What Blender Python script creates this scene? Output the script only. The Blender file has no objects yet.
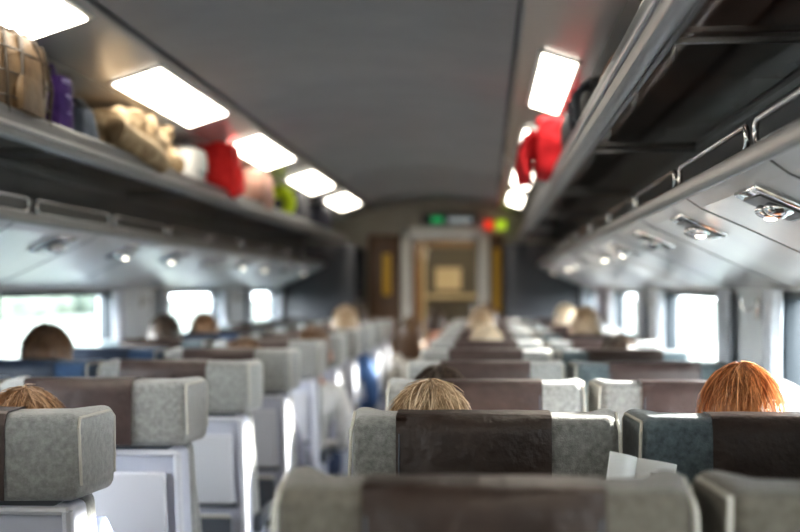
import bpy, bmesh, math, random
from mathutils import Vector, Matrix, noise
random.seed(4)
scn = bpy.context.scene
COL = scn.collection
C = -0.49           # carriage centre line (x)
P = 0.836           # seat pitch
def D(k): return P*(k+0.75)
Y0, Y1 = -3.4, 12.0
YR = 10.9           # racks stop at the end luggage stacks

# ------------------------------------------------------------------ materials
def mat(name, col, rough=0.6, metal=0.0, col2=None, nscale=40, bump=0.0, bscale=200, emit=None, estr=0, coat=0, sheen=0, stretch=None, spec=0.5):
    m = bpy.data.materials.new(name); m.use_nodes = True
    nt = m.node_tree; b = nt.nodes['Principled BSDF']
    b.inputs['Base Color'].default_value = (*col, 1)
    b.inputs['Roughness'].default_value = rough
    b.inputs['Metallic'].default_value = metal
    b.inputs['Specular IOR Level'].default_value = spec
    if coat: b.inputs['Coat Weight'].default_value = coat; b.inputs['Coat Roughness'].default_value = 0.08
    if sheen: b.inputs['Sheen Weight'].default_value = sheen
    if emit: b.inputs['Emission Color'].default_value = (*emit, 1); b.inputs['Emission Strength'].default_value = estr
    tc = nt.nodes.new('ShaderNodeTexCoord'); mp = nt.nodes.new('ShaderNodeMapping')
    nt.links.new(tc.outputs['Object'], mp.inputs['Vector'])
    if stretch: mp.inputs['Scale'].default_value = stretch
    if col2 is not None:
        n = nt.nodes.new('ShaderNodeTexNoise'); n.inputs['Scale'].default_value = nscale; n.inputs['Detail'].default_value = 5
        n.inputs['Roughness'].default_value = 0.65
        r = nt.nodes.new('ShaderNodeValToRGB')
        r.color_ramp.elements[0].position = .35; r.color_ramp.elements[0].color = (*col, 1)
        r.color_ramp.elements[1].position = .66; r.color_ramp.elements[1].color = (*col2, 1)
        nt.links.new(mp.outputs[0], n.inputs['Vector']); nt.links.new(n.outputs['Fac'], r.inputs[0])
        nt.links.new(r.outputs[0], b.inputs['Base Color'])
    if bump:
        n2 = nt.nodes.new('ShaderNodeTexNoise'); n2.inputs['Scale'].default_value = bscale; n2.inputs['Detail'].default_value = 4
        bp = nt.nodes.new('ShaderNodeBump'); bp.inputs['Strength'].default_value = bump; bp.inputs['Distance'].default_value = 0.01
        nt.links.new(mp.outputs[0], n2.inputs['Vector']); nt.links.new(n2.outputs['Fac'], bp.inputs['Height'])
        nt.links.new(bp.outputs[0], b.inputs['Normal'])
    return m

def glass_mat(name, tint, fac, amt=.7, rough=.03):
    m = bpy.data.materials.new(name); m.use_nodes = True
    nt = m.node_tree; nt.nodes.remove(nt.nodes['Principled BSDF']); out = nt.nodes['Material Output']
    t = nt.nodes.new('ShaderNodeBsdfTransparent'); t.inputs[0].default_value = (*tint, 1)
    g = nt.nodes.new('ShaderNodeBsdfGlossy'); g.inputs['Roughness'].default_value = rough
    lw = nt.nodes.new('ShaderNodeLayerWeight'); lw.inputs[0].default_value=.5
    pw = nt.nodes.new('ShaderNodeMath'); pw.operation='POWER'; pw.inputs[1].default_value=5
    mth = nt.nodes.new('ShaderNodeMath'); mth.operation = 'MULTIPLY_ADD'; mth.inputs[1].default_value = amt; mth.inputs[2].default_value=fac; mth.use_clamp = True
    mx = nt.nodes.new('ShaderNodeMixShader')
    nt.links.new(lw.outputs['Facing'], pw.inputs[0]); nt.links.new(pw.outputs[0], mth.inputs[0]); nt.links.new(mth.outputs[0], mx.inputs[0])
    nt.links.new(t.outputs[0], mx.inputs[1]); nt.links.new(g.outputs[0], mx.inputs[2]); nt.links.new(mx.outputs[0], out.inputs[0])
    return m

M = {}
M['velour'] = mat('seat_velour', (.225,.228,.222), .85, col2=(.355,.36,.35), nscale=75, bump=.4, bscale=450, sheen=.5)
M['velour_shaded'] = mat('seat_velour_shaded', (.13,.13,.12), .85, col2=(.24,.24,.225), nscale=75, bump=.4, bscale=450, sheen=.4)  # grey velour again, with the shadow on one seat put into its colour
M['velour_tan'] = mat('seat_velour_tan', (.080,.072,.056), .85, col2=(.14,.125,.10), nscale=75, bump=.4, bscale=450, sheen=.25)
M['velour_blue'] = mat('seat_velour_blue', (.065,.088,.098), .85, col2=(.135,.17,.185), nscale=75, bump=.4, bscale=450, sheen=.4)
M['velour_navy'] = mat('seat_velour_navy', (.03,.065,.14), .85, col2=(.055,.11,.21), nscale=75, bump=.3, bscale=500, sheen=.3)
M['leather_dark'] = mat('leather_dark_brown', (.019,.010,.007), .42, col2=(.036,.021,.015), nscale=12, bump=.5, bscale=35)
M['leather_plum'] = mat('leather_plum', (.046,.030,.028), .44, col2=(.074,.049,.045), nscale=10, bump=.4, bscale=35)
M['leather_navy'] = mat('leather_navy', (.02,.03,.055), .45, col2=(.035,.05,.08), nscale=10, bump=.3, bscale=45)
M['shell'] = mat('shell_plastic', (.48,.50,.59), .45, col2=(.53,.55,.64), nscale=6)
M['shell_rim'] = mat('shell_rim_plastic', (.58,.59,.64), .4)
M['shell_dark'] = mat('shell_dark_trim', (.09,.10,.12), .5)
M['piping'] = mat('piping', (.50,.48,.43), .6)
M['metal'] = mat('brushed_aluminium', (.42,.42,.43), .32, 1.0, col2=(.50,.50,.51), nscale=8, stretch=(20,1,20))
M['rail'] = mat('rail_aluminium', (.21,.21,.215), .34, .8, col2=(.26,.26,.265), nscale=8, stretch=(20,1,20))
M['chrome'] = mat('chrome', (.75,.75,.76), .12, 1.0)
M['carpet'] = mat('carpet', (.035,.045,.07), .95, col2=(.07,.085,.12), nscale=180, bump=.4, bscale=400)
M['ceiling'] = mat('ceiling_paint', (.255,.255,.262), .5, col2=(.295,.295,.302), nscale=3, bump=.05, bscale=8)
M['lamp_panel'] = mat('lamp_panel_satin', (.52,.50,.49), .22, .38)
M['cove'] = mat('cove_satin', (.50,.48,.46), .35, .2)
M['wall'] = mat('wall_laminate', (.52,.55,.58), .5, col2=(.57,.60,.62), nscale=5)
M['valance'] = mat('valance_laminate', (.62,.62,.63), .22, col2=(.66,.66,.66), nscale=4)
M['niche'] = mat('niche_grey', (.07,.07,.073), .32, .2, col2=(.09,.09,.093), nscale=4)
M['smoked'] = glass_mat('smoked_glass', (.55,.46,.43), .60, .4, .07)
M['glass'] = glass_mat('window_glass', (.96,.99,.98), .02)
M['gasket'] = mat('window_gasket', (.03,.04,.05), .5)
M['curtain'] = mat('curtain_cloth', (.42,.45,.50), .85, col2=(.52,.55,.6), nscale=30)
M['lamp'] = mat('lamp_diffuser', (.9,.9,.85), .5, emit=(1.0,.93,.80), estr=6.5)
M['bulb'] = mat('reading_bulb', (.9,.9,.8), .4, emit=(1.0,.9,.72), estr=5)
M['wood'] = mat('brown_wood', (.10,.055,.03), .4, col2=(.18,.10,.055), nscale=6, stretch=(8,8,1))
M['bulk'] = mat('bulkhead_cream', (.36,.33,.27), .5, col2=(.40,.37,.31), nscale=4)
M['charcoal'] = mat('charcoal_panel', (.04,.042,.05), .5)
M['yellow'] = mat('yellow_strip', (.75,.45,.05), .5)
M['doorframe'] = mat('door_frame_white', (.88,.87,.82), .35)
M['sign_green'] = mat('exit_green', (.02,.22,.08), .5, emit=(.03,.6,.2), estr=.25)
M['sign_red'] = mat('sign_red', (.6,.03,.02), .5, emit=(1,.06,.03), estr=.5)
M['sign_lime'] = mat('sign_lime', (.4,.6,.02), .5, emit=(.6,.85,.05), estr=.4)
M['sign_blue'] = mat('display_face', (.25,.28,.3), .3, emit=(.5,.55,.55), estr=.3)
M['white'] = mat('white_paper', (.8,.8,.78), .4)
M['photo'] = mat('printed_photo', (.10,.12,.15), .3, col2=(.4,.35,.3), nscale=30)
M['field'] = mat('meadow', (.026,.040,.034), .95, col2=(.035,.048,.041), nscale=.05)
M['hedge'] = mat('hedge_leaves', (.021,.033,.025), .95, col2=(.031,.043,.035), nscale=1.5)
M['skin'] = mat('skin', (.62,.36,.27), .5)
M['eye'] = mat('eye', (.85,.85,.82), .2); M['iris'] = mat('iris', (.05,.04,.03), .2)
M['lip'] = mat('lips', (.5,.17,.15), .45)
M['shoe'] = mat('shoe_leather', (.03,.025,.02), .4)
M['trouser'] = mat('trouser_denim', (.04,.06,.12), .9, col2=(.06,.09,.17), nscale=150)

# ------------------------------------------------------------------ mesh builder
def xf(bm, loc=(0,0,0), rot=None):
    if rot: bmesh.ops.rotate(bm, verts=bm.verts, cent=(0,0,0), matrix=Matrix.Rotation(rot[2],3,'Z')@Matrix.Rotation(rot[1],3,'Y')@Matrix.Rotation(rot[0],3,'X'))
    bmesh.ops.translate(bm, verts=bm.verts, vec=loc)

class MB:
    def __init__(s): s.bm = bmesh.new()
    def absorb(s, b, mi=0):
        if mi is not None:
            for f in b.faces: f.material_index = mi
        for f in b.faces: f.smooth = True
        me = bpy.data.meshes.new('t'); b.to_mesh(me); b.free()
        s.bm.from_mesh(me); bpy.data.meshes.remove(me)
    def box(s, c, size, mi=0, bev=0.0, seg=2, rot=None):
        b = bmesh.new(); bmesh.ops.create_cube(b, size=1)
        bmesh.ops.scale(b, vec=size, verts=b.verts)
        if bev: bmesh.ops.bevel(b, geom=list(b.edges), offset=min(bev, min(size)*.49), segments=seg, affect='EDGES', profile=.5)
        xf(b, c, rot); s.absorb(b, mi)
    def box2(s, x0,x1,y0,y1,z0,z1, mi=0, bev=0.0, seg=2):
        s.box(((x0+x1)/2,(y0+y1)/2,(z0+z1)/2),(abs(x1-x0),abs(y1-y0),abs(z1-z0)),mi,bev,seg)
    def prism(s, pts, h0, h1, mi=0, bev=0.0, seg=3, axis='Z'):
        b = bmesh.new()
        def mk(p,h):
            return (p[0],p[1],h) if axis=='Z' else ((h,p[0],p[1]) if axis=='X' else (p[0],h,p[1]))
        v = [b.verts.new(mk(p,h0)) for p in pts]; f = b.faces.new(v)
        r = bmesh.ops.extrude_face_region(b, geom=[f])
        d = {'Z':(0,0,h1-h0),'X':(h1-h0,0,0),'Y':(0,h1-h0,0)}[axis]
        bmesh.ops.translate(b, verts=[e for e in r['geom'] if isinstance(e,bmesh.types.BMVert)], vec=d)
        bmesh.ops.recalc_face_normals(b, faces=b.faces)
        if bev: bmesh.ops.bevel(b, geom=list(b.edges), offset=bev, segments=seg, affect='EDGES', profile=.5, clamp_overlap=True)
        s.absorb(b, mi)
    def tube(s, path, r, mi=0, n=8, closed=False):
        b = bmesh.new(); path = [Vector(p) for p in path]; N=len(path)
        rs = r if isinstance(r,(list,tuple)) else [r]*N
        rings=[]; up=None
        for i,p in enumerate(path):
            if closed: t = path[(i+1)%N]-path[i-1]
            else: t = path[min(i+1,N-1)]-path[max(i-1,0)]
            t.normalize()
            if up is None:
                up = Vector((0,0,1)) if abs(t.z)<.9 else Vector((0,1,0))
            a = t.cross(up)
            if a.length<1e-5: a = t.orthogonal()
            a.normalize(); c = a.cross(t).normalized(); up = c
            rings.append([b.verts.new(p+(a*math.cos(q*2*math.pi/n)+c*math.sin(q*2*math.pi/n))*rs[i]) for q in range(n)])
        for i in range(N if closed else N-1):
            A=rings[i];B=rings[(i+1)%N]
            for q in range(n):
                b.faces.new((A[q],A[(q+1)%n],B[(q+1)%n],B[q]))
        if not closed:
            b.faces.new(rings[0][::-1]); b.faces.new(rings[-1])
        bmesh.ops.recalc_face_normals(b, faces=b.faces)
        s.absorb(b, mi)
    def ball(s, c, r, mi=0, u=16, v=10, rot=None):
        b = bmesh.new(); bmesh.ops.create_uvsphere(b, u_segments=u, v_segments=v, radius=1)
        bmesh.ops.scale(b, vec=r if isinstance(r,(tuple,list)) else (r,r,r), verts=b.verts)
        xf(b, c, rot); s.absorb(b, mi)
    def soft(s, c, size, mi=0, round_=.45, amp=.02, fs=5, seed=0, cuts=7, rot=None):
        b = bmesh.new(); bmesh.ops.create_cube(b, size=2)
        bmesh.ops.subdivide_edges(b, edges=b.edges, cuts=cuts, use_grid_fill=True)
        for v in b.verts:
            p = v.co.copy(); sp = p.normalized()*1.15
            q = p.lerp(sp, round_)
            q = Vector((q.x*size[0]/2,q.y*size[1]/2,q.z*size[2]/2))
            n = noise.noise_vector((q+Vector((seed*7.3,seed,0)))*fs)
            q += n*amp + noise.noise_vector((q+Vector((seed,3,seed)))*fs*3)*amp*.4
            q.z = max(q.z,-size[2]/2)
            v.co = q
        xf(b, c, rot); s.absorb(b, mi)
    def grid_sheet(s, fn, nu, nv, mi=0, thick=0.0):
        b = bmesh.new()
        V=[[b.verts.new(fn(i/nu,j/nv)) for j in range(nv+1)] for i in range(nu+1)]
        for i in range(nu):
            for j in range(nv): b.faces.new((V[i][j],V[i+1][j],V[i+1][j+1],V[i][j+1]))
        bmesh.ops.recalc_face_normals(b, faces=b.faces)
        if thick: bmesh.ops.solidify(b, geom=list(b.faces), thickness=thick)
        s.absorb(b, mi)
    def mesh(s, name, mats, ang=38):
        me = bpy.data.meshes.new(name); s.bm.to_mesh(me); s.bm.free()
        for m in mats: me.materials.append(M[m] if isinstance(m,str) else m)
        me.set_sharp_from_angle(angle=math.radians(ang))
        return me
def add(name, me, loc=(0,0,0), rot=(0,0,0), parent=None, scale=(1,1,1)):
    o = bpy.data.objects.new(name, me); COL.objects.link(o)
    o.location = loc; o.rotation_euler = rot; o.scale = scale
    if parent: o.parent = parent
    return o

# ------------------------------------------------------------------ room shell
def strip(name, pts, y0, y1, m, th=0.02, side=1):
    b = MB(); 
    for i in range(len(pts)-1):
        (u0,z0),(u1,z1) = pts[i],pts[i+1]
        dx,dz = u1-u0,z1-z0; L = math.hypot(dx,dz) or 1
        nx,nz = -dz/L*th, dx/L*th
        if nz<0 or (abs(nz)<1e-6 and nx<0): nx,nz=-nx,-nz
        quad = [(C+side*u0,z0),(C+side*u1,z1),(C+side*(u1+nx),z1+nz),(C+side*(u0+nx),z0+nz)]
        b.prism(quad, y0, y1, 0, axis='Y')
    return add(name, b.mesh(name,[m],60))

W = 1.37
add('floor', (lambda b:(b.box2(C-W-.06,C+W+.06,Y0,Y1,-.08,0,0), b.mesh('floor',['carpet']))[1])(MB()))
cw=.585
cp = [(-cw+2*cw*i/14) for i in range(15)]
b = MB()
outl = [(C+u, 2.25-.062*(u/cw)**2) for u in cp] + [(C+cw,2.34),(C-cw,2.34)]
b.prism(outl, Y0, Y1, 0, axis='Y'); add('ceiling', b.mesh('ceiling',['ceiling'],30))

win_sets = {-1:[(-3.02,-1.45),(-.51,1.05),(2.0,3.56),(4.5,6.08),(7.0,8.56),(9.55,10.9)],
             1:[(-2.8,-1.25),(-.31,1.25),(2.2,3.76),(4.55,6.2),(7.0,8.56),(9.55,10.9)]}
wn=0
for sd,nm in ((-1,'left'),(1,'right')):
    b = MB(); xa,xb = C+sd*W, C+sd*(W+.07)
    ZB,ZT=.80,1.395
    b.box2(xa,xb,Y0,Y1,0,ZB,0); b.box2(xa,xb,Y0,Y1,ZT,2.2,0)
    prev=Y0
    for (a,e) in win_sets[sd]+[(Y1,None)]:
        b.box2(xa,xb,prev,a,ZB,ZT,0)
        prev=e
    b.box2(C+sd*(W-.05),xa,Y0,Y1,0,.22,1,.01)
    b.box2(C+sd*(W-.035),xa,Y0,Y1,ZB-.07,ZB-.02,2,.008)
    add('wall_'+nm, b.mesh('wall_'+nm,['wall','niche','valance']))
    for (a,e) in win_sets[sd]:
        wn+=1; b=MB(); xm=C+sd*(W+.03); fw=.035
        for (p,q,r_,s_) in ((a,a+fw,ZB,ZT),(e-fw,e,ZB,ZT),(a,e,ZB,ZB+fw),(a,e,ZT-.022,ZT)):
            b.box2(C+sd*(W-.012),C+sd*(W+.045),p,q,r_,s_,0,.004)
        b.grid_sheet(lambda s,t:(xm,a+fw*.5+s*(e-a-fw),ZB+.01+t*(ZT-ZB-.02)),1,1,1)
        add('window_%d'%wn, b.mesh('window',['gasket','glass']))
        for y_s,dirn in ((a-.10,1),(e+.10,-1)):
            if y_s<0.5: continue
            b=MB(); 
            def fn(s,t,y_s=y_s,dirn=dirn,sd=sd):
                return (C+sd*(W-.035+.014*math.sin(s*34)), y_s+dirn*s*(.17-.03*math.sin(t*3.1)), .86+t*.54)
            b.grid_sheet(fn,40,8,0,.003); add('window_curtain', b.mesh('window_curtain',['curtain'],70))
    strip('trim_lamp_panel_'+nm, [(.582,2.186),(.60,2.174),(.83,2.100)], Y0,Y1,'lamp_panel',.02,sd)
    strip('trim_ceiling_joint_'+nm, [(.574,2.187),(.588,2.180)], Y0,Y1,'charcoal',.004,sd)
    strip('trim_cove_'+nm, [(.83,2.100),(1.15,2.04),(1.30,1.95),(1.345,1.84)], Y0,Y1,'cove',.02,sd)
    prof=[(.935,1.61),(.97,1.585),(1.06,1.545),(1.20,1.48),(1.37,1.405)]
    strip('trim_valance_'+nm, prof, Y0,YR,'valance',.015,sd)
    b=MB(); y=Y0+.4
    while y<YR:
        for i in range(len(prof)-1):
            (u0,z0),(u1,z1)=prof[i],prof[i+1]
            b.prism([(C+sd*u0,z0-.002),(C+sd*u1,z1-.002),(C+sd*u1,z1+.003),(C+sd*u0,z0+.003)],y,y+.007,0,axis='Y')
        y+=P*1.0
    b2=b.mesh('trim_valance_joint',['niche']); add('trim_valance_joint_'+nm,b2)
    # ---- luggage rack
    b=MB()
    def bx(u0,u1,z0,z1,mi,bev=.004): b.box2(C+sd*u0,C+sd*u1,Y0,YR,z0,z1,mi,bev)
    bx(.745,.785,1.798,1.883,0,.012)
    bx(.735,.748,1.825,1.838,1,.003)
    bx(.785,.80,1.804,1.85,3)
    b.grid_sheet(lambda s,t:(C+sd*(.80+s*.315),Y0+t*(YR-Y0),1.828),1,1,2)
    bx(1.115,1.345,1.81,1.84,3)
    bx(1.115,1.135,1.64,1.81,3)
    bx(.935,1.135,1.615,1.635,3)
    bx(.928,.94,1.605,1.642,0,.004)
    y=Y0+.5
    while y<YR:
        b.box2(C+sd*.79,C+sd*1.115,y,y+.014,1.814,1.824,0,.002); y+=P*2
    add('luggage_rack', b.mesh('luggage_rack',['rail','metal','smoked','niche']))
    b=MB(); k=-4
    while True:
        y0=P*k+.55; y1_=y0+P-.07
        if y1_>YR: break
        if y0>Y0:
            u=.945; z0,z1=1.645,1.688; r=.02; path=[]
            for (cy,cz,a0) in ((y1_-r,z1-r,0),(y0+r,z1-r,90),(y0+r,z0+r,180),(y1_-r,z0+r,270)):
                for q in range(5):
                    a=math.radians(a0+q*22.5); path.append((C+sd*u,cy+r*math.cos(a),cz+r*math.sin(a)))
            b.tube(path,.0055,0,8,True)
        k+=1
    add('guard_rail', b.mesh('guard_rail',['chrome'],80))
    b=MB()
    for k in range(-3,12):
        yy=D(k)+.02 if sd>0 else D(k)+.28
        u,z=1.015,1.563; th=math.atan2(.04,.09)
        ry=sd*th
        b.box((C+sd*u,yy,z-.004),(.125,.18,.014),0,.006,2,(0,ry,0))
        b.box((C+sd*u,yy,z-.012),(.095,.145,.006),1,.002,1,(0,ry,0))
        for dy in (-.036,.036):
            b.ball((C+sd*u,yy+dy,z-.016),(.030,.030,.016),0)
            b.ball((C+sd*u,yy+dy,z-.026),(.015,.015,.010),2 if (k+ (dy>0))%3==0 else 0)
    add('reading_lamp_row', b.mesh('reading_lamps',['chrome','niche','bulb']))
    for k in range(-4,5):
        ya=4.2+1.88*k-(.25 if sd>0 else 0); yb=ya+1.10
        if ya<Y0 or yb>Y1: continue
        b=MB(); u0,u1=(.625,.79) if sd<0 else (.665,.775)
        if sd>0 and k==-1: yb=ya+.96
        zf=lambda u:2.174-(u-.60)/.23*.074
        q=[(C+sd*u0,zf(u0)),(C+sd*u1,zf(u1)),(C+sd*u1,zf(u1)-.012),(C+sd*u0,zf(u0)-.012)]
        b.prism(q,ya,yb,0,.004,2,axis='Y')
        a0,a1=u0-.014,u1+.014
        q2=[(C+sd*a0,zf(a0)),(C+sd*a1,zf(a1)),(C+sd*a1,zf(a1)-.006),(C+sd*a0,zf(a0)-.006)]
        b.prism(q2,ya-.015,yb+.015,1,.002,1,axis='Y')
        add('ceiling_lamp', b.mesh('ceiling_lamp',['lamp','cove']))
for sd in (-1,1):
    for yy in (4.1,6.6,9.1):
        b=MB(); b.box((C+sd*(W-.009),yy,1.34),(.012,.03,.07),0,.004)
        b.tube([(C+sd*(W-.01),yy,1.35),(C+sd*(W-.05),yy,1.33),(C+sd*(W-.06),yy,1.35),(C+sd*(W-.06),yy,1.37)],.006,0)
        add('coat_hook', b.mesh('coat_hook',['chrome']))

b=MB(); b.box2(C-W-.07,C+W+.07,Y0-.08,Y0,-.08,2.3,0); add('wall_rear', b.mesh('wall_rear',['bulk']))
dx0,dx1=-.77,-.03; dz=1.93
b=MB()
b.box2(C-W-.07,dx0,Y1,Y1+.08,-.08,2.34,0); b.box2(dx1,C+W+.07,Y1,Y1+.08,-.08,2.34,0); b.box2(dx0,dx1,Y1,Y1+.08,dz,2.34,0)
b.box2(-1.14,dx0-.06,Y1-.03,Y1,0,1.93,1,.004)
b.box2(dx1+.06,.16,Y1-.03,Y1,0,1.93,1,.004)
b.box2(.06,.13,Y1-.04,Y1-.03,1.2,1.8,2,.003)
b.box2(-1.0,-.92,Y1-.04,Y1-.03,1.35,1.75,2,.003)
add('wall_end', b.mesh('wall_end',['bulk','wood','yellow']))
b=MB()
for (x0,x1,z0,z1) in ((dx0-.05,dx0+.03,0,dz+.06),(dx1-.03,dx1+.05,0,dz+.06),(dx0-.05,dx1+.05,dz-.01,dz+.07)):
    b.box2(x0,x1,Y1-.05,Y1+.09,z0,z1,0,.008)
for (x0,x1,z0,z1) in ((dx0+.03,dx0+.06,0,dz-.01),(dx1-.06,dx1-.03,0,dz-.01),(dx0+.03,dx1-.03,0,.35),(dx0+.03,dx1-.03,dz-.05,dz-.01)):
    b.box2(x0,x1,Y1+.02,Y1+.05,z0,z1,1,.004)
b.grid_sheet(lambda s,t:(dx0+.06+s*(dx1-dx0-.12),Y1+.033,.35+t*(dz-.40)),1,1,2)
b.tube([(dx1-.11,Y1+.0,.95),(dx1-.11,Y1-.02,.97),(dx1-.11,Y1-.02,1.25),(dx1-.11,Y1+.0,1.27)],.01,3)
add('door_1', b.mesh('door',['doorframe','metal','glass','chrome']))
b=MB()
b.box2(-1.3,.5,Y1+.08,Y1+2.6,-.08,0,3); b.box2(-1.3,.5,Y1+.08,Y1+2.6,2.15,2.2,1)
b.box2(-1.34,-1.3,Y1+.08,Y1+2.6,0,2.15,0); b.box2(.5,.54,Y1+.08,Y1+2.6,0,2.15,0)
b.box2(-1.3,-.72,Y1+2.5,Y1+2.6,0,2.15,0); b.box2(-.10,.5,Y1+2.5,Y1+2.6,0,2.15,0); b.box2(-.72,-.10,Y1+2.5,Y1+2.6,1.9,2.15,0); b.box2(-.72,-.10,Y1+2.55,Y1+2.6,0,.9,0)
b.box2(-.72,-.10,Y1+2.57,Y1+2.6,.9,1.9,2)
b.box2(-.70,-.12,Y1+2.53,Y1+2.56,1.30,1.35,4); b.box2(-.60,-.30,Y1+2.54,Y1+2.57,1.40,1.66,4)  # upper pale panel paints in the bright patch of light beyond the end door
b.box2(-.75,-.71,Y1+2.45,Y1+2.5,0,1.95,4);b.box2(-.11,-.07,Y1+2.45,Y1+2.5,0,1.95,4)
add('wall_vestibule', b.mesh('wall_vestibule',['wood','bulk','charcoal','carpet','bulk']))
b=MB(); b.box2(-.62,-.2,Y1+.9,Y1+1.5,2.125,2.15,0,.006); b.box2(-.64,-.18,Y1+.88,Y1+1.52,2.14,2.15,1)
M['warm']=mat('warm_lamp',(.9,.8,.5),.5,emit=(1,.76,.44),estr=34)
add('vestibule_lamp', b.mesh('vestibule_lamp',['warm','metal']))
b=MB()
b.box2(-.62,-.10,Y1-.07,Y1-.001,2.03,2.13,0,.006)
b.box2(-.53,-.42,Y1-.085,Y1-.07,2.04,2.10,1,.003); b.box2(-.37,-.14,Y1-.08,Y1-.07,2.045,2.09,2,.003)
b.box2(-.02,.05,Y1-.085,Y1-.001,1.98,2.06,3,.003); b.box2(.09,.18,Y1-.085,Y1-.001,1.98,2.06,4,.003)
add('information_display', b.mesh('information_display',['charcoal','sign_green','sign_blue','sign_red','sign_lime']))
for x0,x1 in ((C-W+.06,-1.16),(.16,C+W-.06)):
    b=MB(); ya,yb=10.95,11.9
    aisle = x1 if x0<C-.5 else x0
    b.box2(x0,x1,ya,ya+.03,0,1.80,0,.006); b.box2(x0,x1,yb-.03,yb,0,1.80,0,.006)
    for z in (.08,.72,1.28,1.78): b.box2(x0,x1,ya+.03,yb-.03,z,z+.03,1,.004)
    for z in (.16,.80,1.36): b.tube([(aisle,ya+.03,z),(aisle,yb-.03,z)],.01,2)
    add('luggage_stack', b.mesh('luggage_stack',['charcoal','niche','chrome']))
    for z,h in ((.11,.5),(.75,.42),(1.31,.34)):
        b=MB(); cx=(x0+x1)/2; w=(x1-x0)*.72
        b.box((cx,11.42,z+h/2+.02),(w,.62,h),0,.05,4)
        for i in range(4): b.box((cx-w*.35+i*w*.23,11.105,z+h/2+.02),(.02,.012,h*.8),0,.004)
        b.tube([(cx-.06,11.1,z+h*.7),(cx-.06,11.07,z+h*.7),(cx+.06,11.07,z+h*.7),(cx+.06,11.1,z+h*.7)],.008,1)
        for wx in (-1,1):
            for wy in (-.22,.22): b.ball((cx+wx*w*.38,11.42+wy,z+.018),.018,1,10,6)
        add('suitcase', b.mesh('suitcase',[mat('suitcase_shell',random.choice([(.03,.03,.05),(.12,.02,.02),(.03,.05,.09)]),.4),'shell_dark']))

# ------------------------------------------------------------------ seats
def seat_bm(shift=0.0):
    b=MB()
    o=[(-.243,.004),(-.12,-.008),(0,-.012),(.12,-.008),(.243,.004),(.263,.19),(.222,.205),(.185,.125),(.10,.112),(0,.108),(-.10,.112),(-.185,.125),(-.222,.205),(-.263,.19)]
    b.prism(o,1.018,1.187,0,.024,5)
    path=[(-.019,1.024),(-.020,1.06),(-.019,1.10),(-.019,1.156)]
    for q in range(1,6):
        a=math.radians(180-q*18); path.append((.014+.033*math.cos(a),1.158+.034*math.sin(a)))
    for q in range(0,6):
        a=math.radians(90-q*18); path.append((.080+.034*math.cos(a),1.158+.034*math.sin(a)))
    path+= [(.115,1.10),(.116,1.05)]
    nseg=len(path)-1
    def fn(s,t):
        x=(s-.5)*.284+shift; i=min(int(round(t*nseg)),nseg); y,z=path[i]
        n=noise.noise(Vector((x*14,i*.8,shift)))*.0022+noise.noise(Vector((x*30,i*.2,4)))*.0012
        return (x,y+n-(.002 if i<5 else 0)+ .010*(abs(x)/.146)**2*(1 if i<6 else -.0),z+n*.5)
    b.grid_sheet(fn,36,nseg,1,.0035)
    for sx in (-1,1):
        b.tube([(sx*.250,.008,1.05),(sx*.246,.0045,1.16),(sx*.243,.018,1.177),(sx*.256,.165,1.178),(sx*.258,.186,1.165),(sx*.2585,.188,1.05)],.0032,4,6)
        b.tube([(sx*.136+shift,-.0215+.0095,1.03),(sx*.136+shift,-.0215+.0095,1.155)],.0016,5,6)
    b.box2(-.20,.20,.02,.10,.985,1.03,5,.008)
    side=[(.012,1.012),(.105,1.012),(.215,.44),(.215,.30),(.150,.27),(.105,.44)]
    b.prism(side,-.232,.232,2,.018,4,axis='X')
    def backy(z): return .012+(1.012-z)/(1.012-.44)*.093
    for sx in (-1,1):
        b.tube([(sx*.222,backy(z)-.002,z) for z in (1.0,.9,.8,.7,.6,.5,.44)],.011,3,8)
    b.tube([(-.222,backy(1.0)-.002,1.0),(.222,backy(1.0)-.002,1.0)],.008,3,8)
    a=math.atan2(.093,.572)
    b.box((0,backy(.835)-.010,.835),(.385,.018,.235),3,.008,3,(a,0,0))
    b.box((0,backy(.965)-.014,.967),(.05,.016,.022),5,.004,2,(a,0,0))
    b.tube([(-.2,backy(.715)-.01,.715),(.2,backy(.715)-.01,.715)],.008,5,8)
    b.box((0,backy(.58)-.018,.58),(.36,.03,.20),5,.01,3,(a,0,0))
    b.tube([(-.18,backy(.68)-.032,.68),(.18,backy(.68)-.032,.68)],.006,4,8)
    side=[(.085,1.03),(.150,1.02),(.235,.70),(.275,.47),(.20,.45),(.10,.95)]
    b.prism(side,-.235,.235,0,.022,4,axis='X')
    for sx in (-1,1):
        b.tube([(sx*.205,.15,.99),(sx*.208,.20,.80),(sx*.208,.262,.60),(sx*.205,.29,.50)],[.02,.032,.034,.022],0,10)
    b.box((0,.435,.415),(.47,.50,.11),0,.04,5,(math.radians(3),0,0))
    b.box((0,.43,.345),(.45,.46,.05),2,.015,3)
    for sx in (-1,1):
        b.prism([(.17,.66),(.50,.655),(.52,.635),(.50,.615),(.22,.615),(.17,.60)],sx*.245-.017,sx*.245+.017,5,.007,3,axis='X')
        b.prism([(.20,.615),(.27,.615),(.32,.38),(.22,.38)],sx*.245-.010,sx*.245+.010,2,.005,2,axis='X')
    for sx in (-1,1):
        b.prism([(.24,.33),(.60,.33),(.52,.03),(.56,.0),(.28,.0),(.32,.03)],sx*.17-.016,sx*.17+.016,6,.005,2,axis='X')
    b.tube([(-.17,.34,.18),(.17,.34,.18)],.018,6); b.tube([(-.17,.50,.18),(.17,.50,.18)],.018,6)
    bmesh.ops.scale(b.bm,vec=(1,1,.984),verts=b.bm.verts)
    return b.mesh('train_seat',['velour','leather_dark','shell','shell_rim','piping','shell_dark','metal'],40)
BASE={s:seat_bm(s) for s in (0.0,-.02,-.032,.022)}
cache={}
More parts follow.
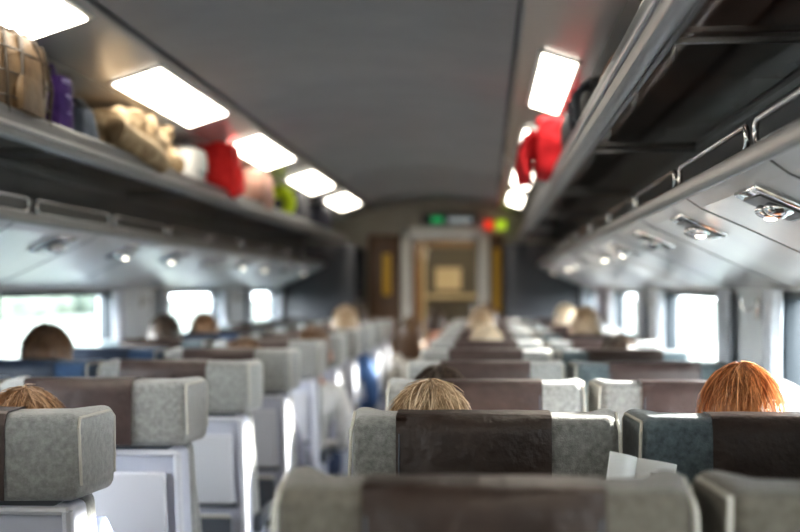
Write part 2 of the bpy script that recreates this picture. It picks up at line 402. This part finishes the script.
def variant(v,l,s=0.0):
    key=(v,l,s)
    if key not in cache:
        m=BASE[s].copy(); m.materials[0]=M[v]; m.materials[1]=M[l]; cache[key]=m
    return cache[key]
XA_R,XB_R,XA_L,XB_L=-.005,.525,-1.01,-1.54
for k in range(0,12):
    add('train_seat', variant(*(('velour_tan','leather_dark') if k<2 else (('velour_shaded','leather_dark',-.02) if k==2 else ('velour','leather_plum')))), (XA_R,D(k),0))
    add('train_seat', variant(*{0:('velour_tan','leather_dark'),1:('velour_tan','leather_dark'),2:('velour_blue','leather_dark',.022),3:('velour','leather_plum'),4:('velour_blue','leather_plum'),5:('velour_blue','leather_dark')}.get(k,('velour_blue' if k%2 else 'velour','leather_plum'))), (XB_R,D(k),0))
    add('train_seat', variant('velour','leather_plum',-.032), (XA_L,D(k),0))
    add('train_seat', variant(*(('velour_navy','leather_navy') if k in (3,4,5,7) else ('velour_blue','leather_dark'))), (XB_L,D(k),0))

# ------------------------------------------------------------------ people
def skinmesh(verts, edges, radii, root=0, sub=2):
    me=bpy.data.meshes.new('sk'); me.from_pydata(verts,edges,[])
    o=bpy.data.objects.new('sk',me); COL.objects.link(o)
    md=o.modifiers.new('s','SKIN'); md.use_smooth_shade=True
    sd=me.skin_vertices[0].data
    for i,r in enumerate(radii):
        sd[i].radius = r if isinstance(r,tuple) else (r,r); sd[i].use_root=(i==root)
    s2=o.modifiers.new('u','SUBSURF'); s2.levels=sub; s2.render_levels=sub
    dg=bpy.context.evaluated_depsgraph_get(); dg.update()
    out=bpy.data.meshes.new_from_object(o.evaluated_get(dg))
    bpy.data.objects.remove(o); bpy.data.meshes.remove(me)
    return out

def person(x, k, top, hair, shirt, hx=0.0, style='short', strands=260, yaw=0.0, dy=0.0, trouser='trouser', stand=False, name='passenger', rot=0.0):
    b=MB(); sc=top/1.235
    sh=hx*.5
    if stand: V=[(0,.255,.585),(0,.255,.69),(0,.255,.82),(0,.255,.905),(0,.258,.985),(0,.255,1.05)]; R=[(.115,.09),(.10,.08),(.115,.085),(.09,.07),(.045,.048),(.045,.05)]
    else:
        V=[(0,.375,.555),(sh*.4,.345,.67),(sh*.8,.295,.81),(sh,.275,.905),(hx*.8,.262,.985),(hx,.255,1.05)]
        R=[(.155,.115),(.135,.10),(.155,.108),(.11,.085),(.052,.055),(.05,.055)]
    E=[(0,1),(1,2),(2,3),(3,4),(4,5)]
    def chain(st,pts,rs):
        p=st
        for q,r in zip(pts,rs):
            V.append(q);R.append(r);E.append((p,len(V)-1));p=len(V)-1
    for s in (-1,1):
        if stand:
            chain(3,[(s*.115,.255,.915),(s*.150,.255,.80),(s*.165,.262,.69),(s*.165,.29,.60),(s*.160,.305,.54)],[.045,.038,.032,.027,.021])
            chain(0,[(s*.070,.258,.50),(s*.075,.262,.36),(s*.075,.262,.30),(s*.078,.250,.18),(s*.078,.245,.065),(s*.08,.28,.035),(s*.084,.345,.028)],[.068,.052,.046,.042,.030,.032,.024])
        else:
            chain(3,[(sh+s*.155,.275,.915),(sh*.8+s*.205,.29,.80),(sh*.5+s*.222,.33,.675),(s*.185,.45,.645),(s*.135,.545,.640)],[.062,.050,.042,.036,.026])
            chain(0,[(s*.095,.46,.545),(s*.11,.64,.545),(s*.115,.795,.545),(s*.11,.79,.40),(s*.11,.79,.25),(s*.11,.785,.10),(s*.115,.83,.05),(s*.118,.93,.035)],[.092,.078,.062,.055,.056,.040,.042,.032])
    me=skinmesh(V,E,R); t=bmesh.new(); t.from_mesh(me); bpy.data.meshes.remove(me)
    for f in t.faces:
        c=f.calc_center_median(); f.smooth=True
        if c.z>.972 and abs(c.x-hx*.8)<.075: f.material_index=0
        elif stand: f.material_index = 4 if c.z<.08 else (0 if (abs(c.x)>.125 and c.z<.60) else (2 if c.z<.58 else 1))
        elif c.z<.115: f.material_index=4
        elif c.z<.61 and (abs(c.x)<.18) and not (c.z>.60 and c.y<.42): f.material_index=2
        elif c.y>.535 and c.z>.61: f.material_index=0
        else: f.material_index=1
    mm=bpy.data.meshes.new('t'); t.to_mesh(mm); t.free(); b.bm.from_mesh(mm); bpy.data.meshes.remove(mm)
    for s in (-1,1):
        hs=1.0
        if stand:
            w=Vector((s*.160,.305,.54)); d=Vector((0,.15,-.99)).normalized(); lat=Vector((0,.99,.15)).normalized(); hs=.72; nrm=Vector((-s,0,0))
            pc=w+d*.052*hs
            b.ball(pc,(.013,.030,.038),0,14,10)
        else:
            w=Vector((s*.135,.545,.642)); d=Vector((-s*.18,.98,-.10)).normalized(); lat=Vector((s,.18,0)).normalized(); nrm=Vector((0,0,-1))
            pc=w+d*.052
            b.ball(pc,(.040,.052,.017),0,14,10,(-.1,0,s*.18))
        for fi,(off,ln) in enumerate(((-.029,.068),(-.010,.078),(.010,.073),(.028,.058))):
            off*=hs; ln*=hs
            p0=pc+d*.030*hs+lat*off; p1=p0+d*ln*.48-nrm*.004*hs; p2=p1+d*ln*.30+nrm*.010*hs; p3=p2+d*ln*.2+nrm*.016*hs
            b.tube([p0,p1,p2,p3],[.0088*hs,.0085*hs,.0075*hs,.0055*hs],0,8)
        t0=pc-d*.02*hs-lat*.030*hs; b.tube([t0,t0-lat*.022*hs+d*.025*hs,t0-lat*.028*hs+d*.052*hs+nrm*.004],[.011*hs,.0098*hs,.0065*hs],0,8)
    hb=MB()
    t=bmesh.new(); bmesh.ops.create_uvsphere(t,u_segments=40,v_segments=28,radius=1)
    for v in t.verts:
        d=v.co.normalized(); X,Y,Z=d
        rx,ry,rz=.074,.095,.115
        low=max(0,-Z); rx*=1-.32*low**1.3; 
        yy=Y*ry*(1-.22*low if Y<0 else 1-.05*low)
        p=Vector((X*rx, yy+.012*low, Z*rz))
        if Y>0:
            g=lambda cx,cz,s1,s2: math.exp(-((X-cx)/s1)**2-((Z-cz)/s2)**2)
            p.y += .020*g(0,-.22,.14,.14)+.010*g(0,-.02,.10,.22)
            p.y -= .010*(g(.36,.03,.17,.10)+g(-.36,.03,.17,.10))
            p.y += .006*g(0,.20,.55,.08)
            p.y += .006*g(0,-.80,.25,.14)
        v.co=p
    hb.absorb(t,0)
    for s in (-1,1):
        hb.ball((s*.030,.080,.003),.012,5,12,8); hb.ball((s*.030,.0905,.003),.0045,6,8,6)
        hb.ball((s*.078,-.004,-.008),(.011,.020,.032),0,12,10,(0,0,s*-.3)); hb.ball((s*.084,.002,-.004),(.006,.011,.018),0,10,8)
        hb.tube([(s*.014,.0905,.024),(s*.030,.0915,.030),(s*.047,.080,.024)],[.002,.003,.0015],3,6)
    hb.tube([(-.024,.083,-.058),(-.010,.0905,-.055),(0,.0905,-.057),(.010,.0905,-.055),(.024,.083,-.058)],[.002,.0042,.0035,.0042,.002],7,6)
    hb.tube([(-.020,.083,-.062),(0,.0885,-.066),(.020,.083,-.062)],[.002,.0045,.002],7,6)
    t=bmesh.new(); bmesh.ops.create_uvsphere(t,u_segments=48,v_segments=36,radius=1)
    lim=-.95 if style=='long' else -.45
    kill=[]
    for v in t.verts:
        d=v.co.normalized(); X,Y,Z=d
        edge = lim if Y<.0 else lim+(.35-lim)*min(1,Y/.55)+ (.35*max(0,Y-.55))
        if Z<edge-.06: kill.append(v); continue
        n=noise.noise(d*3+Vector((x*5,k,0)))*.006+noise.noise(Vector((math.atan2(Y,X)*9,Z*2,x)))*.003
        k2=1.0+(.10 if style=='long' else .0)*max(0,-Z)
        v.co=Vector((X*(.083+n)*k2, Y*(.103+n)-.003, Z*(.121+n)))
    bmesh.ops.delete(t,geom=kill,context='VERTS')
    bmesh.ops.solidify(t,geom=list(t.faces),thickness=.006)
    hb.absorb(t,3)
    rnd=random.Random(int(abs(x)*1000)+k)
    for i in range(strands):
        az=rnd.uniform(0,2*math.pi); a0=rnd.uniform(-.05,.7); ln=rnd.uniform(.35,.9); off=rnd.uniform(1.0,1.07)
        if rnd.random()<.15: off+=.05
        messy = style=='short' and rnd.random()<.35
        pts=[]; rr=[]
        wob=rnd.uniform(-.25,.25)*(2.5 if messy else 1)
        for j in range(6):
            pol=a0+ln*j/5; A=az+wob*j/5
            Z=math.cos(pol); s_=math.sin(pol)
            Y=math.sin(A)*s_; X=math.cos(A)*s_
            edge = lim if Y<0 else lim+(.35-lim)*min(1,Y/.55)
            if Z<edge: break
            o2=off+(.03*(j/5)**2 if rnd.random()<.3 else 0)+(.09*(j/5)**1.5 if messy else 0)
            pts.append((X*.085*o2,Y*.105*o2-.003,Z*.123*o2)); rr.append(.0016*(1-.7*j/5))
        if len(pts)>2: hb.tube(pts,rr,3+(5 if i%3==0 else 0),3)
    if style=='long':
        for i in range(46):
            ang=math.pi*(1+i/45); X=math.cos(ang)*.082; Y=math.sin(ang)*.085
            hb.tube([(X,Y*.9-.003,-.02),(X*1.08,Y*.95,-.09),(X*1.15+rnd.uniform(-.01,.01),Y*.75,-.15),(X*1.1+rnd.uniform(-.012,.012),Y*.7,-.20-rnd.uniform(0,.03))],[.010,.010,.009,.003],3,6)
    bmesh.ops.rotate(hb.bm,verts=hb.bm.verts,cent=(0,0,0),matrix=Matrix.Rotation(yaw,3,'Z'))
    bmesh.ops.translate(hb.bm,verts=hb.bm.verts,vec=(hx,.248,1.110))
    mm=bpy.data.meshes.new('t'); hb.bm.to_mesh(mm); hb.bm.free(); b.bm.from_mesh(mm); bpy.data.meshes.remove(mm)
    hm=mat('hair',hair[0],.38,col2=hair[1],nscale=60,stretch=(1,1,.15),bump=.3,bscale=150)
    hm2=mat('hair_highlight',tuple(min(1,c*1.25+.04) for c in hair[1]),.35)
    sm=mat('shirt_cloth',shirt,.85,col2=tuple(min(1,c*1.25) for c in shirt),nscale=25,bump=.2,bscale=40)
    me=b.mesh('passenger',['skin',sm,trouser,hm,'shoe','eye','iris','lip',hm2],60)
    return add(name,me,(x,D(k)+dy,0),(0,0,rot),None,(1,1,sc))

RED=((.30,.11,.04),(.60,.30,.13)); BLOND=((.27,.18,.11),(.52,.40,.27)); BR=((.09,.05,.03),(.20,.115,.06)); DK=((.03,.02,.015),(.07,.045,.03)); GREY=((.45,.36,.26),(.7,.6,.45)); AUB=((.20,.11,.06),(.42,.26,.15))
person(XB_R-.005,2,1.245,RED,(.20,.25,.30),-.012,'long',900,.1)
person(XA_R-.03,2,1.208,BLOND,(.35,.33,.3),-.080,'short',900,.2)
person(XA_L,2,1.190,AUB,(.1,.12,.2),.05,'short',500,0)
person(XB_L,4,1.275,BR,(.3,.3,.35),.03,'long',400,-.3)
person(XA_R-.03,3,1.190,DK,(.1,.1,.1),-.09,'short',250,0)
person(XB_L,6,1.28,DK,(.15,.15,.2),0,'short',120)
person(XB_L,7,1.27,AUB,(.3,.2,.1),0,'short',120)
person(XA_R,6,1.235,GREY,(.5,.5,.5),0,'short',120)
person(XA_R-.03,8,1.29,BLOND,(.6,.6,.6),0,'short',80)
person(XB_R,7,1.31,BLOND,(.5,.45,.4),0,'long',80)
person(XB_R,9,1.30,GREY,(.6,.55,.5),0,'short',80)
person(XA_L+.09,6,1.22,BR,(.75,.75,.75),.10,'short',100)
person(XA_L+.07,8,1.30,BLOND,(.06,.12,.26),.08,'short',100)
person(XA_L,10,1.30,DK,(.6,.6,.6),.05,'short',60)
person(XA_R,10,1.30,BR,(.4,.1,.1),0,'short',60)
person(XA_L,5,1.20,BR,(.2,.2,.25),.02,'short',100)
person(XB_R,5,1.22,DK,(.2,.2,.2),0,'short',100)
person(-.56,10,1.20,BR,(.75,.72,.66),0,'long',100,0,.1,stand=True,name='child')
person(-.42,11,1.25,DK,(.22,.14,.12),0,'short',60,0,.1,stand=True,name='child')

# ------------------------------------------------------------------ luggage
SH=1.842
def bagmat(n,c,c2=None,r=.75): return mat(n,c,r,col2=c2 or tuple(min(1,q*1.5) for q in c),nscale=14,bump=.3,bscale=30)
def backpack(name,loc,size,col,rot=0,seed=1,col2=None,accent='shell_dark'):
    w,d,h=size; b=MB(); m=bagmat(name+'_cloth',col,col2)
    b.soft((0,0,h/2),(w,d,h),0,.42,.02,6,seed,9)
    b.soft((0,-d*.46,h*.34),(w*.72,d*.30,h*.5),0,.4,.012,8,seed+2,6)
    b.soft((0,-d*.44,h*.74),(w*.6,d*.22,h*.24),0,.4,.01,8,seed+5,5)
    b.tube([(-.05,0,h*.97),(-.045,0,h*1.08),(.045,0,h*1.08),(.05,0,h*.97)],.009,1)
    for s in (-1,1):
        b.tube([(s*w*.22,d*.40,h*.92),(s*w*.28,d*.62,h*.70),(s*w*.30,d*.60,h*.35),(s*w*.25,d*.42,h*.08)],.013,1)
        b.tube([(s*w*.40,-d*.30,h*.12),(s*w*.46,-d*.32,h*.5),(s*w*.40,-d*.28,h*.86),(0,-d*.30,h*1.0)],.004,1,6)
    b.box((0,-d*.60,h*.52),(.03,.006,.012),1,.002)
    return add(name,b.mesh(name,[m,accent]),loc,(0,0,rot))
def duffel(name,loc,size,col,rot=0,seed=1,col2=None):
    w,d,h=size; b=MB(); m=bagmat(name+'_cloth',col,col2)
    b.soft((0,0,h/2),(w,d,h),0,.6,.02,6,seed,9)
    for s in (-1,1):
        b.soft((s*w*.5,0,h*.45),(w*.10,d*.6,h*.55),0,.5,.005,6,seed,5)
        b.tube([(-w*.2,s*d*.46,h*.35),(-w*.18,s*d*.38,h*.85),(-w*.1,s*d*.15,h*1.1),(w*.1,s*d*.15,h*1.1),(w*.18,s*d*.38,h*.85),(w*.2,s*d*.46,h*.35)],.010,1)
    b.tube([(-w*.45,0,h*.93),(0,0,h*1.02),(w*.45,0,h*.93)],.005,1,6)
    return add(name,b.mesh(name,[m,'shell_dark']),loc,(0,0,rot))
def jacket(name,loc,size,col,rot=0,seed=1,col2=None):
    w,d,h=size; b=MB(); m=bagmat(name+'_cloth',col,col2,.85)
    b.soft((0,0,h/2),(w,d,h),0,.55,.055,7,seed,16)
    b.tube([(-w*.4,-d*.2,h*.6),(-w*.5,-d*.45,h*.5),(-w*.2,-d*.62,h*.3),(w*.05,-d*.60,h*.18)],[.05,.055,.045,.035],0,12)
    b.tube([(w*.4,0,h*.6),(w*.5,-d*.35,h*.5),(w*.35,-d*.58,h*.28)],[.05,.05,.036],0,12)
    b.tube([(-w*.12,0,h*.96),(-w*.05,-d*.2,h*1.06),(w*.1,-d*.2,h*1.05),(w*.15,0,h*.95)],[.02,.025,.025,.02],0,10)
    return add(name,b.mesh(name,[m,'shell_dark']),loc,(0,0,rot))
R90=math.pi/2
def handbag(name,loc,size,col,rot,seed,col2):
    """structured leather weekender with piping bands and two top handles"""
    w,d,h=size; b=MB(); m=bagmat(name+'_leather',col,col2,.5)
    b.soft((0,0,h/2),(w,d,h),0,.38,.014,6,seed,10)
    for s in (-1,1):
        b.tube([(s*w*.40,-d*.5,.02),(s*w*.44,-d*.51,h*.5),(s*w*.38,-d*.44,h*.95),(s*w*.38,d*.44,h*.95),(s*w*.44,d*.5,h*.5),(s*w*.40,d*.5,.02)],.006,1)
        b.tube([(-w*.2,s*d*.53,h*.35),(-w*.19,s*d*.52,h*.70),(-w*.15,s*d*.47,h*.92),(-w*.07,s*d*.30,h*1.08),(w*.07,s*d*.30,h*1.08),(w*.15,s*d*.47,h*.92),(w*.19,s*d*.52,h*.70),(w*.2,s*d*.53,h*.35)],.009,1)
        b.soft((0,s*d*.50,h*.32),(w*.5,d*.12,h*.4),0,.35,.006,6,seed+1,5)
    for z in (.25,.5,.75): b.tube([(-w*.5,-d*.3,h*z),(-w*.46,-d*.5,h*z),(0,-d*.535,h*z),(w*.46,-d*.5,h*z),(w*.5,-d*.3,h*z)],.003,1,6)
    b.tube([(-w*.42,0,h*.99),(0,0,h*1.02),(w*.42,0,h*.99)],.006,1,6)
    return add(name,b.mesh(name,[m,mat(name+'_strap',tuple(c*.35 for c in col),.5)]),loc,(0,0,rot))
handbag('tan_weekend_bag',(-1.375,3.31,SH),(.38,.27,.255),(.085,.052,.026),R90,1,(.17,.11,.058))
b=MB()
b.soft((0,0,.105),(.14,.13,.21),0,.3,.008,6,3,8)
for z in (.04,.09,.14,.185):
    b.tube([(.072*math.cos(a)*1.0,.068*math.sin(a),z) for a in [i*math.pi/8 for i in range(16)]],.008,1,6,True)
b.tube([(-.03,0,.20),(-.02,0,.235),(.02,0,.235),(.03,0,.20)],.007,0)
add('striped_purple_bag',b.mesh('striped_purple_bag',[bagmat('purple_cloth',(.04,.012,.12),(.10,.04,.22)),bagmat('lilac_stripe',(.35,.3,.5))]),(-1.33,3.68,SH))
duffel('grey_wash_bag',(-1.35,3.98,SH),(.20,.14,.16),(.12,.14,.18),R90,5)
jacket('beige_jacket',(-1.40,4.62,SH),(.84,.28,.20),(.20,.13,.065),R90,6,(.52,.40,.26))
duffel('white_carrier_bag',(-1.36,5.48,SH),(.30,.2,.19),(.62,.60,.56),R90,7,(.8,.78,.75))
backpack('red_backpack',(-1.34,6.05,SH),(.34,.24,.27),(.65,.012,.015),R90*1.1,8,(.9,.04,.035))
duffel('brown_holdall',(-1.36,6.95,SH),(.50,.28,.23),(.28,.15,.11),R90,9,(.45,.27,.22))
backpack('black_backpack',(-1.42,8.7,SH),(.4,.28,.26),(.03,.03,.035),R90,10)
duffel('dark_duffel_bag',(-1.40,9.9,SH),(.6,.3,.24),(.04,.04,.06),R90,11)
b=MB(); pth=[(.075*math.cos(math.radians(a)),0,.075*math.sin(math.radians(a))) for a in range(-60,241,20)]
b.tube(pth,[.03]+[.042]*(len(pth)-2)+[.03],0,14)
add('travel_neck_pillow',b.mesh('travel_neck_pillow',[mat('lime_fleece',(.55,.68,.02),.9)],80),(-1.34,7.95,SH+.115))
# red coat spilling over the front rail of the right rack
b=MB()
b.soft((0.05,0,.115),(.20,.36,.23),0,.45,.03,7,31,10)
b.grid_sheet(lambda s,t:(-.085-.014*math.sin(s*13)-.010*t-.02*math.sin(t*3),-.17+s*.32+.02*math.sin(t*5),.16-t*.16+.016*math.sin(s*9)),22,10,0,.012)
b.tube([(-.04,.08,.20),(-.085,.10,.13),(-.10,.10,.05),(-.10,.09,-.01)],[.035,.04,.036,.028],0,12)
b.tube([(.02,-.06,.225),(-.03,0,.235),(.02,.06,.225)],[.02,.024,.02],0,10)
add('red_coat',b.mesh('red_coat',[bagmat('red_coat_cloth',(.40,.008,.014),(.58,.02,.03),.9)],70),(.25,5.05,SH))
duffel('black_holdall',(.40,4.5,SH),(.7,.24,.20),(.02,.02,.025),R90,13)
backpack('black_rucksack',(.40,3.85,SH),(.34,.22,.20),(.02,.02,.022),R90,23)
backpack('navy_backpack',(.45,6.3,SH),(.36,.26,.2),(.03,.04,.09),R90,14)
duffel('brown_duffel_bag',(.47,3.2,SH),(.6,.34,.17),(.10,.045,.025),R90,15)
duffel('grey_duffel_bag',(.47,7.6,SH),(.6,.3,.18),(.10,.10,.11),R90,16)
jacket('brown_coat',(.47,2.45,SH),(.55,.26,.12),(.10,.05,.035),R90,17,(.2,.11,.08))
duffel('navy_shoulder_bag',(.44,5.65,SH),(.4,.26,.17),(.05,.05,.08),R90,19)
duffel('black_duffel_bag',(.47,9.0,SH),(.7,.3,.19),(.03,.03,.035),R90,18)
b=MB()
def pg(s,t,sg=1): return (sg*s*.070, -.012*math.sin(s*3.1)-.02*s, t*.25)
b.grid_sheet(lambda s,t:pg(s,t,1),8,4,0,.003); b.grid_sheet(lambda s,t:pg(s,t,-1),8,4,0,.003)
for i in range(7): b.box((-.04,-.026,.05+i*.025),(.05,.0015,.005),1)
b.box((.035,-.028,.185),(.045,.0015,.085),2); 
for i in range(4): b.box((.035,-.028,.04+i*.022),(.045,.0015,.005),1)
add('magazine',b.mesh('magazine',['white','shell_dark','photo']),(.228,2.20,.860),(-.10,.22,.45))
b=MB(); b.soft((0,0,.15),(.12,.30,.30),0,.35,.025,7,21,8); b.soft((0,0,.30),(.09,.2,.10),1,.5,.03,9,23,6)
for s in (-1,1): b.tube([(s*.03,-.09,.27),(s*.03,-.07,.40),(s*.02,.0,.45),(s*.03,.07,.40),(s*.03,.09,.27)],.007,0)
add('tote_bag',b.mesh('tote_bag',[bagmat('tote_canvas',(.7,.68,.62)),bagmat('orange_scarf',(.55,.12,.04))]),(-.66,5.03,.0))

# ------------------------------------------------------------------ outside
b=MB(); b.box2(-400,400,-300,400,-1.5,-1.3,0); add('meadow',b.mesh('meadow',['field']))
for (x,y,l) in ((-60,60,60),(-75,-20,80),(70,50,80),(60,-30,60),(-45,130,70),(60,140,80)):
    b=MB()
    for i in range(10):
        b.soft((random.uniform(-2,2),-l/2+l*i/9,1.2),(6,l/8,random.uniform(3,5)),0,.7,1.2,.4,i,6)
    add('hedge',b.mesh('hedge',['hedge'],60),(x,y,-1.3-.6))

# ------------------------------------------------------------------ light
w=bpy.data.worlds.new('w'); scn.world=w; w.use_nodes=True
bg=w.node_tree.nodes['Background']; bg.inputs[0].default_value=(.92,.96,1.0,1); bg.inputs[1].default_value=13.0
s=bpy.data.lights.new('sun','SUN'); s.energy=22; s.angle=math.radians(2); s.color=(1,.95,.87)
so=bpy.data.objects.new('sun',s); COL.objects.link(so)
so.rotation_euler=Vector((-.80,-.40,-.20)).to_track_quat('-Z','Y').to_euler()

# ------------------------------------------------------------------ camera
cd=bpy.data.cameras.new('camera'); cam=bpy.data.objects.new('camera',cd); COL.objects.link(cam)
cam.location=(0,0,1.40); cam.rotation_euler=(math.radians(90+1.1),0,math.radians(3.98))
cd.sensor_width=36; cd.lens=56.25; cd.clip_start=.05; cd.clip_end=1000
cd.dof.use_dof=True; cd.dof.focus_distance=2.40; cd.dof.aperture_fstop=2.1
scn.camera=cam
scn.view_settings.view_transform='Standard'
try: scn.view_settings.look='Medium High Contrast'
except Exception: pass
scn.view_settings.exposure=0.7
